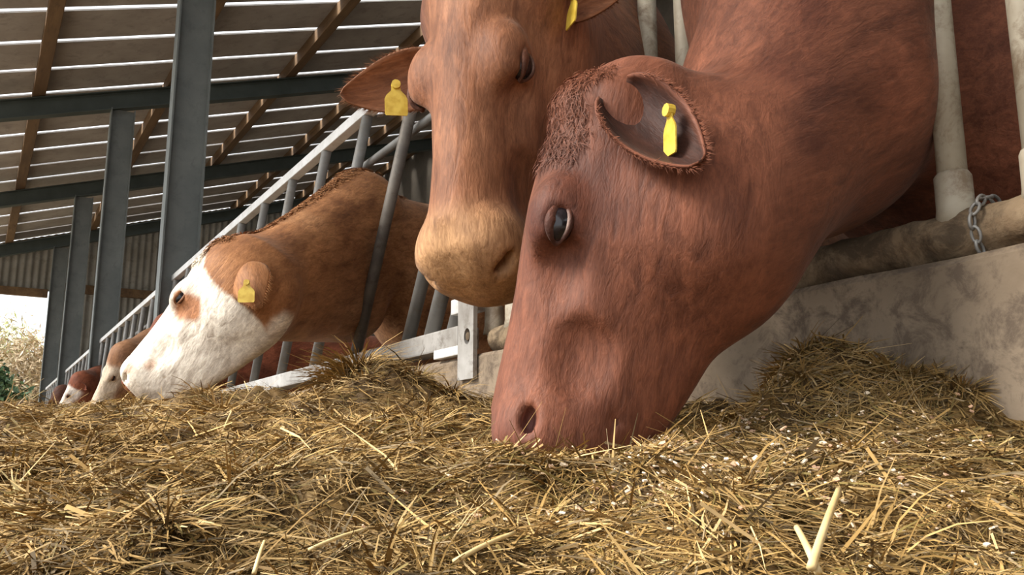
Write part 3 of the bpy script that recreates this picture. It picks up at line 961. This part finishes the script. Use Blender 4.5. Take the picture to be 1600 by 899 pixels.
# crest of longer curly hair along its neck, and the curls on its poll
QC = to_local(VC, frC)
crest_dist = np.full(len(VC), 9.0)
pA, pB = np.array(hC((-.02, 0, .02))), np.array([1.55, 3.66, 1.27])
tt = np.clip(((VC - pA) @ (pB - pA)) / ((pB - pA) @ (pB - pA)), 0, 1)
lat = np.cross(pB - pA, (0, 0, 1.0)); lat /= np.linalg.norm(lat)
topness = np.zeros(len(VC))
offl = np.abs((VC - pA - tt[:, None] * (pB - pA)) @ lat)
zz = (VC - pA - tt[:, None] * (pB - pA))[:, 2]
crest = np.where((tt > 0) & (tt < 1) & (offl < .06) & (zz > -.10), 1 - offl / .06, 0)
tufts(VC, FC, crest, 5200, .040, .0022, (-.3, -.75, -.5), lambda p, i: np.tile(TAN * .95, (len(p), 1)), cowC, 'neck_crest', 'curly brown crest of hair along the neck', .9, 3, .8)
poll = np.where((QC[:, 0] > -.07) & (QC[:, 0] < .09) & (np.abs(QC[:, 1]) < .085) & (QC[:, 2] > -.06), 1.0, 0)
tufts(VC, FC, poll, 1500, .034, .0020, frC[1][0], lambda p, i: tan_coat_data['coat'][1][i, :3] * .95, cowC, 'poll_tuft', 'curly hair on the poll', 1.2, 4, 1.0)
QA = to_local(VA, frA)
poll = np.where((QA[:, 0] > -.07) & (QA[:, 0] < .12) & (np.abs(QA[:, 1]) < .09) & (QA[:, 2] > -.07), 1.0, 0)
tufts(VA, FA, poll, 7000, .020, .0006, frA[1][0], lambda p, i: red_coat_data['coat'][1][i, :3], cowA, 'poll_tuft', 'tuft of curly hair on the poll', .5, 5, .45)

# ---- cows farther down the line
def far_cow(y, xh, zh, s, label, base_c, face_c, seed, turn=0.0, h=.022, ear_c=None):
    a = np.array([-.35 + turn * .2, .25, -.9]); n = np.array([-.75, .25 - turn, .35])
    fr = cow_frame((xh, y, zh), a, n, s)
    hh = lambda q: tuple(to_world([q], fr)[0])
    by = y + .35
    neck = [(hh((.01, 0, -.08)), (1.38, by, .98), .10, .19, .10), (hh((.10, 0, -.18)), (1.40, by, .78), .11, .22, .10)]
    body = [((1.4, by, .92), (1.95, by + .1, .84), .20, .36, .12), ((1.95, by + .1, .74), (3.1, by + .3, .70), .36, .40, .15)] + leg_set(1.95, by + .1, 3.2, by + .3, .2)
    f = cow_body_sdf(fr, neck, body, kneck=.09, mouth=False)
    V, F = surface_nets(f, (xh - .75, y - .8, FLOOR - .02), (3.7, by + 1.0, 1.45), h, 4)
    t = thing('cow', (1.95, by + .1, FLOOR), label, 'cow', 'cows feeding through the barrier')
    def colf(V, Q, hw):
        nz = fbm(V * 5, 3, seed)
        c = mixc(np.asarray(base_c), np.asarray(base_c) * .6, sstep(.1, .8, nz))
        w = sstep(-.02, .03, nz * .05 + Q[:, 0] - .12 + np.minimum(Q[:, 2], 0) * .1) * sstep(-.16, -.08, Q[:, 2] + nz * .04)
        return mixc(c, face_c, w)
    cc = coat_and_flow(V, fr, (.9, y, .75), (1.4, by, .9), colf)
    obj('body', V, F, M_fur, t, smooth=True, attrs=cc)
    eyes(fr, t, .019, lid=np.asarray(base_c) * .6)
    ec = np.asarray(ear_c if ear_c is not None else base_c)
    ear('ear', fr, hh((.055, .100, -.085)), (.25, -.75, -.25), (-.62, -.25, -.35), .19, .05, t, (ec, ec * .7, ec), False)
    ear('ear', fr, hh((.055, -.100, -.085)), (.25, .75, -.2), (-.62, .25, -.35), .19, .05, t, (ec, ec * .7, ec), False)
    return t, V, F, cc, fr
tD, VD, FD, cD, frD = far_cow(8.25, 1.02, .90, .92, 'shaggy grey-brown cow with a pale face just beyond the white-faced cow', lin(150, 108, 76), lin(206, 188, 164), 51, .5)
far_cow(12.2, 1.06, .98, .95, 'red cow with a white nose, small and far down the barrier', lin(132, 74, 48), lin(226, 214, 200), 52, .2)
far_cow(15.6, 1.12, 1.05, .95, 'dark brown cow farthest down the barrier by the bright opening', lin(88, 52, 36), lin(88, 52, 36), 53, .1)
far_cow(7.0, 1.16, 1.0, .9, 'red-brown cow half hidden behind the nose of the white-faced cow', lin(140, 78, 52), lin(140, 78, 52), 54, -.2)

# ------------------------------------------------------------------ hay
MOUNDS = [(1.18, .98, .095, .17, .12), (1.24, .83, .058, .12, .08), (.86, 2.06, .135, .19, .22), (.58, .86, .05, .10, .10), (.72, .80, .04, .08, .08), (1.16, .95, .05, .10, .14), (.66, 2.75, .075, .24, .22), (.62, 1.75, .03, .15, .2), (.28, .62, .02, .10, .10),
          (.52, .60, .035, .09, .08), (.33, .95, .03, .12, .10), (.78, .62, .03, .12, .10), (.6, 3.3, .05, .2, .3)]
def hay_z(x, y, fine=True):
    x = np.asarray(x, float); y = np.asarray(y, float)
    d = .504 * x + .843 * y
    z = np.interp(d, [-.5, .3, .55, .8, 1.05, 1.5, 2.0, 3.0, 5, 30], [-.20, -.175, -.125, -.066, -.020, .045, .095, .155, .19, .20])
    z = z + .03 * sstep(.9, 1.28, x)
    for mx, my, h, sx, sy in MOUNDS:
        z = z + h * np.exp(-((x - mx) / sx) ** 2 - ((y - my) / sy) ** 2)
    # the hollow where the big cow is feeding
    z = z - .045 * np.exp(-((x - .62) / .13) ** 2 - ((y - .98) / .13) ** 2)
    P = np.stack([x, y], -1).reshape(-1, 2)
    if fine:
        nn = fbm(P * 7.5, 3, 61) * .026 + np.abs(fbm(P * 18, 3, 67)) * .020 - .020
        z = z + nn.reshape(z.shape)
    z = z * 1.0
    edge = sstep(-1.5, -.9, x)
    return FLOOR + (z - FLOOR) * edge
def grid_mesh(xs, ys):
    X, Y = np.meshgrid(xs, ys, indexing='ij'); Z = hay_z(X, Y)
    V = np.stack([X, Y, Z], -1).reshape(-1, 3)
    nx, ny = len(xs), len(ys)
    I = np.arange(nx * ny).reshape(nx, ny)
    F = np.stack([I[:-1, :-1], I[1:, :-1], I[1:, 1:], I[:-1, 1:]], -1).reshape(-1, 4)
    return V, F
HAYC = np.array([lin(164, 136, 84), lin(138, 112, 64), lin(182, 156, 106), lin(116, 94, 56), lin(100, 86, 62), lin(204, 180, 134), lin(142, 128, 102), lin(126, 112, 64)]) * np.array([1.0, .92, .82]) * .90
xs = np.concatenate([np.linspace(-1.5, -.1, 24)[:-1], np.linspace(-.1, 1.284, 120)])
ys = np.concatenate([np.linspace(-.9, .2, 30)[:-1], np.linspace(.2, 3.6, 260)[:-1], np.linspace(3.6, 22.2, 160)])
VH, FH = grid_mesh(xs, ys)
nz = fbm(VH[:, :2] * 16, 4, 71)
ch0 = mixc(lin(104, 80, 44), lin(74, 56, 32), sstep(-.3, .5, nz))
ch0 = np.concatenate([ch0, np.ones((len(VH), 1))], 1)

# strands
def strands(n, dmin, dmax, Lr, Wr, seed, lift=.25, segs=3):
    g = np.random.default_rng(seed)
    d = dmin * (dmax / dmin) ** g.random(n)
    az = R(30.9) + g.uniform(R(-52), R(38), n)
    x = d * np.sin(az); y = d * np.cos(az)
    k = (x < 1.27) & (x > -1.0)
    x, y, d = x[k], y[k], d[k]; n = len(x)
    z = hay_z(x, y)
    # clumps share a lie
    cl = vnoise(np.stack([x * 9, y * 9], 1), 81) * 3.0 + vnoise(np.stack([x * 2.5, y * 2.5], 1), 82) * 2
    ang = cl + g.normal(0, .75, n)
    e = .004
    gx = (hay_z(x + .03, y, False) - hay_z(x - .03, y, False)) / .06; gy = (hay_z(x, y + .03, False) - hay_z(x, y - .03, False)) / .06
    tilt = np.clip(g.normal(.10, lift, n), -.5, 1.25)
    L = g.uniform(*Lr, n) * np.where(g.random(n) < .12, 1.7, 1.0); W = g.uniform(*Wr, n) * .5
    up = np.stack([-gx, -gy, np.ones(n)], 1); up /= np.linalg.norm(up, axis=1)[:, None]
    t = np.stack([np.cos(ang), np.sin(ang), np.zeros(n)], 1); t -= up * (t * up).sum(1)[:, None]; t /= np.linalg.norm(t, axis=1)[:, None]
    dirv = t * np.cos(tilt)[:, None] + up * np.sin(tilt)[:, None]
    sd = np.cross(up, t)
    roll = g.uniform(-1.2, 1.2, n)
    wv = sd * np.cos(roll)[:, None] + np.cross(sd, dirv) * np.sin(roll)[:, None]
    base = np.stack([x, y, z + g.uniform(-.006, .010, n)], 1)
    bend = g.normal(0, .35, n); droop = np.abs(g.normal(0, .28, n))
    S = segs
    V = np.zeros((n, 2 * S + 2, 3)); col = np.zeros((n, 2 * S + 2, 4)); col[..., 3] = 1
    pal = HAYC[g.choice(len(HAYC), n, p=[.22, .2, .14, .13, .09, .08, .07, .07])] * g.uniform(.72, 1.18, (n, 1))
    patch = fbm(np.stack([x * 4, y * 4], 1), 2, 91)
    pal = pal * (1 + .22 * patch[:, None])
    for s in range(S + 1):
        u = s / S
        p = base + dirv * (L * (u - .35))[:, None] + sd * (bend * L * u * u)[:, None] - up * (droop * L * u * u * .6)[:, None]
        hw = W * (1 - .75 * u ** 2)
        V[:, 2 * s] = p - wv * hw[:, None]; V[:, 2 * s + 1] = p + wv * hw[:, None]
        col[:, 2 * s, :3] = col[:, 2 * s + 1, :3] = np.clip(pal, 0, 1)
    V[..., 0] = np.minimum(V[..., 0], 1.282)
    b = np.arange(n)[:, None] * (2 * S + 2)
    F = np.concatenate([np.stack([b[:, 0] + 2 * s, b[:, 0] + 2 * s + 1, b[:, 0] + 2 * s + 3, b[:, 0] + 2 * s + 2], 1) for s in range(S)])
    return V.reshape(-1, 3), F, col.reshape(-1, 4)
parts = [strands(160000, .38, 1.5, (.015, .055), (.0008, .0024), 101, segs=2), strands(120000, 1.0, 3.6, (.03, .09), (.0012, .0032), 102, segs=2), strands(24000, 3.0, 20, (.08, .22), (.004, .010), 103, .3),
         strands(2600, .38, 2.6, (.08, .17), (.0018, .0042), 104, .45)]
def tussocks(seed):
    g = np.random.default_rng(seed)
    cs = [(.80, 2.06, 420, .11), (.76, 2.02, 300, .12), (.86, 2.12, 260, .10), (.92, 2.0, 220, .09), (1.15, 1.0, 160, .06), (1.2, .86, 120, .055), *[(1.02 + .26 * ((k * .618) % 1), .70 + .55 * ((k * .381 + .2) % 1), 110, .045) for k in range(46)], (.60, .84, 160, .07)]
    for k in range(330):
        d = .5 * (3.6 / .5) ** g.random(); az = R(30.9) + g.uniform(R(-36), R(35))
        x, y = d * math.sin(az), d * math.cos(az)
        if x < 1.22: cs.append((x, y, int(g.integers(50, 130)), g.uniform(.035, .085)))
    Vs, Fs, Cs, off = [], [], [], 0
    for cx, cy, n, L0 in cs:
        a = g.uniform(0, 2 * math.pi, n); a0 = g.uniform(0, 2 * math.pi)
        a = np.where(g.random(n) < .4, a0 + g.normal(0, .9, n), a)
        r0 = L0 * .35 * np.sqrt(g.random(n)); el = np.clip(g.normal(.30, .5, n), -.4, 1.35)
        x = cx + r0 * np.cos(a); y = cy + r0 * np.sin(a)
        z = hay_z(x, y) - .004
        L = L0 * g.uniform(.35, 1.15, n); W = g.uniform(.0005, .0013, n) * (1 + .35 * math.hypot(cx, cy))
        h = np.stack([np.cos(a), np.sin(a), 0 * a], 1); up = np.array([0, 0, 1.0]); sd = np.stack([-np.sin(a), np.cos(a), 0 * a], 1)
        dr = g.uniform(.3, 1.1, n); V = np.zeros((n, 8, 3)); col = np.ones((n, 8, 4))
        pal = HAYC[g.choice(len(HAYC), n, p=[.24, .22, .16, .10, .08, .08, .05, .07])] * g.uniform(.8, 1.25, (n, 1))
        for q in range(4):
            u = q / 3
            e2 = el - dr * u * 1.4
            p = np.stack([x, y, z], 1) + h * (L * u * np.cos(el * (1 - .4 * u)))[:, None] + up * (L * (np.sin(el) * u - dr * .45 * u * u))[:, None]
            hw = W * (1 - .7 * u * u)
            V[:, 2 * q] = p - sd * hw[:, None]; V[:, 2 * q + 1] = p + sd * hw[:, None] + up * hw[:, None]
            col[:, 2 * q, :3] = col[:, 2 * q + 1, :3] = pal
        V[..., 0] = np.minimum(V[..., 0], 1.282)
        b = np.arange(n)[:, None] * 8 + off
        Fs.append(np.concatenate([np.stack([b[:, 0] + 2 * q, b[:, 0] + 2 * q + 1, b[:, 0] + 2 * q + 3, b[:, 0] + 2 * q + 2], 1) for q in range(3)]))
        Vs.append(V.reshape(-1, 3)); Cs.append(col.reshape(-1, 4)); off += 8 * n
    return np.concatenate(Vs), np.concatenate(Fs), np.concatenate(Cs)
parts.append(tussocks(105))
offs = len(VH); Vall = [VH]; Fall = [FH]; Call = [ch0]
for v, f, c in parts:
    Vall.append(v); Fall.append(f + offs); Call.append(c); offs += len(v)
hay = obj('hay_pile', np.concatenate(Vall), np.concatenate(Fall).astype(np.int32), M_hay, None, loc=(.4, 2, FLOOR), attrs={'coat': ('FLOAT_COLOR', np.concatenate(Call))})
hay['kind'] = 'stuff'; hay['label'] = 'long heap of loose golden-brown hay and silage along the feed wall'; hay['category'] = 'hay'

# pale flakes of chaff and crushed grain on the hay
def flakes(n, spots, seed, size=(.0020, .0064)):
    g = np.random.default_rng(seed)
    V, F, Cc = [], [], []
    w = np.array([s[4] for s in spots]); w = w / w.sum()
    for i in range(n):
        s = spots[g.choice(len(spots), p=w)]
        x, y = s[0] + g.normal(0, s[2]), s[1] + g.normal(0, s[3])
        if x > 1.27: continue
        z = hay_z(np.array([x]), np.array([y]))[0] + g.uniform(.004, .016)
        r = g.uniform(*size); k = 5
        nrm = np.array([g.normal(0, .5), g.normal(0, .5) - .35, 1]); nrm /= np.linalg.norm(nrm)
        u = np.cross(nrm, (0.3, 1, 0)); u /= np.linalg.norm(u); v = np.cross(nrm, u)
        b = len(V)
        for h in (-.0008, .0008):
            for j in range(k):
                a = 2 * math.pi * j / k
                rr = r * (.7 + .3 * math.sin(j * 5.1 + i))
                V.append(np.array([x, y, z]) + u * rr * math.cos(a) + v * rr * .7 * math.sin(a) + nrm * h)
                c = np.array([lin(228, 200, 168), lin(240, 220, 190), lin(214, 172, 140)])[i % 3]
                Cc.append((*c, 1))
        F.append(tuple(b + k + j for j in range(k))); F.append(tuple(b + k - 1 - j for j in range(k)))
        for j in range(k):
            F.append((b + j, b + (j + 1) % k, b + k + (j + 1) % k, b + k + j))
    return np.array(V), F, np.array(Cc)
V, F, cc = flakes(4200, [(.82, .85, .038, .035, 9), (.86, .90, .055, .05, 4), (.93, 1.0, .06, .07, 3), (1.05, 1.12, .05, .05, .6), (.62, .78, .12, .08, 1.6), (.8, .62, .14, .1, 1.2), (1.0, .75, .12, .1, 1)], 111)
o = obj('chaff', V, F, M_hay, None, attrs={'coat': ('FLOAT_COLOR', cc)}); o['kind'] = 'stuff'; o['label'] = 'scatter of pale crushed grain and chaff lying on the hay'; o['category'] = 'chaff'

# single thick straws that stand out of the heap
def stalk(p, q, r, label, bend=.0015):
    p = np.asarray(p, float); q = np.asarray(q, float)
    n = 9; t = np.linspace(0, 1, n)[:, None]
    P = p * (1 - t) + q * t + np.array([0, 0, 1]) * bend * np.sin(math.pi * t)
    V, F = tube(P, [r * (1 - .25 * k / (n - 1)) for k in range(n)], 8)
    o = obj('straw_stalk', V, F, M_straw, None, smooth=True)
    o['label'] = label; o['category'] = 'straw'; o['group'] = 'thick pale straws on the hay'
M_straw = mat_mottled('pale_straw', lin(196, 168, 112), lin(222, 198, 148), 20, .6, bstr=.1)
STALKS = []
for p, q, r, lb in [((.488, .429, -.071), (.587, .484, -.024), .0034, 'thickest pale straw standing up out of the hay at the front'),
                    ((.497, .431, -.075), (.522, .470, -.049), .0030, 'short thick pale straw crossing the foot of the tall straw'),
                    ((.25, .744, -.074), (.305, .756, -.06), .0018, 'pale straw lying slantwise on the hay front, left of its middle'),
                    ((.318, .615, -.075), (.38, .631, -.058), .0022, 'long pale straw lying on the hay front below the lifted cow head'),
                    ((.381, 1.667, .016), (.399, 1.641, .083), .0028, 'thin straw standing up in the hay in front of the white-faced cow'),
                    ((.179, .647, -.078), (.192, .671, -.059), .0018, 'thin pale straw sticking up at the front left of the hay')]:
    stalk(p, q, r, lb)

# ------------------------------------------------------------------ bushes outside the far opening
def bush(cx, cy, h, w, n, cols, label, twiggy=False, seed=1, z0=FLOOR):
    g = np.random.default_rng(seed)
    t = thing('bush', (cx, cy, z0), label, 'bush', 'bushes beyond the shed')
    # stems
    st = []
    for k in range(9 if not twiggy else 26):
        a = g.uniform(0, 2 * math.pi); rr = w * .42 * g.uniform(.3, 1)
        top = (cx + rr * math.cos(a), cy + rr * math.sin(a) * .7, z0 + h * g.uniform(.65, .97))
        mid = (cx + rr * .35 * math.cos(a), cy + rr * .35 * math.sin(a), z0 + h * .4)
        st.append(tube([(cx + g.normal(0, .06), cy + g.normal(0, .06), z0), mid, top], [.04, .025, .008], 5))
    V, F = merge(*st); obj('stem', V, F, M_timber, t)
    # leaves in clumps
    ncl = 46; cl = []
    for k in range(ncl):
        v = g.normal(0, 1, 3); v /= np.linalg.norm(v); r_ = g.uniform(.3, 1) ** .5
        cl.append((cx + v[0] * w / 2 * r_ * .9, cy + v[1] * w / 2 * r_ * .7, z0 + h * .54 + v[2] * h * .46 * r_))
    cl = np.array(cl)
    c = cl[g.integers(0, ncl, n)] + g.normal(0, .11 * w, (n, 3)) * (1, 1, .9)
    c[:, 2] = np.maximum(c[:, 2], z0 + .05)
    u = g.normal(0, 1, (n, 3)); u /= np.linalg.norm(u, axis=1)[:, None]
    v = np.cross(u, g.normal(0, 1, (n, 3))); v /= np.linalg.norm(v, axis=1)[:, None]
    L = g.uniform(.05, .12, n)[:, None] * (1.0 if not twiggy else 1.3); W_ = L * (.5 if not twiggy else .18)
    VV = np.stack([c - u * L, c + v * W_, c + u * L, c - v * W_], 1).reshape(-1, 3)
    FF = np.arange(n * 4).reshape(-1, 4)
    pal = np.array(cols)[g.integers(0, len(cols), n)] * g.uniform(.75, 1.25, (n, 1))
    cc = np.ones((n, 4, 4)); cc[..., :3] = pal[:, None]
    o = obj('foliage', VV, FF.astype(np.int32), M_leaf, t, attrs={'coat': ('FLOAT_COLOR', cc.reshape(-1, 4))}); o['kind'] = 'stuff'
bush(.2, 25.5, 2.6, 1.7, 7000, [lin(70, 92, 60), lin(92, 112, 74), lin(54, 74, 52)], 'dark green bush low at the left of the opening', False, 5)
bush(1.3, 27.5, 3.6, 2.2, 7000, [lin(190, 168, 138), lin(206, 184, 152), lin(168, 150, 116)], 'pale brown twiggy bush in the middle of the opening', True, 6)
bush(.5, 30, 4.3, 2.6, 8000, [lin(190, 178, 148), lin(176, 178, 120), lin(210, 196, 166)], 'taller pale yellowish bush behind the others', True, 7)
bush(2.6, 30.5, 3.4, 2.4, 6000, [lin(180, 170, 140), lin(160, 160, 110)], 'low pale bush by the right jamb of the opening', True, 8)
bush(-2.2, 29, 5.6, 3.2, 8000, [lin(110, 130, 80), lin(140, 150, 96)], 'tall green bush farther left beyond the opening', False, 9)
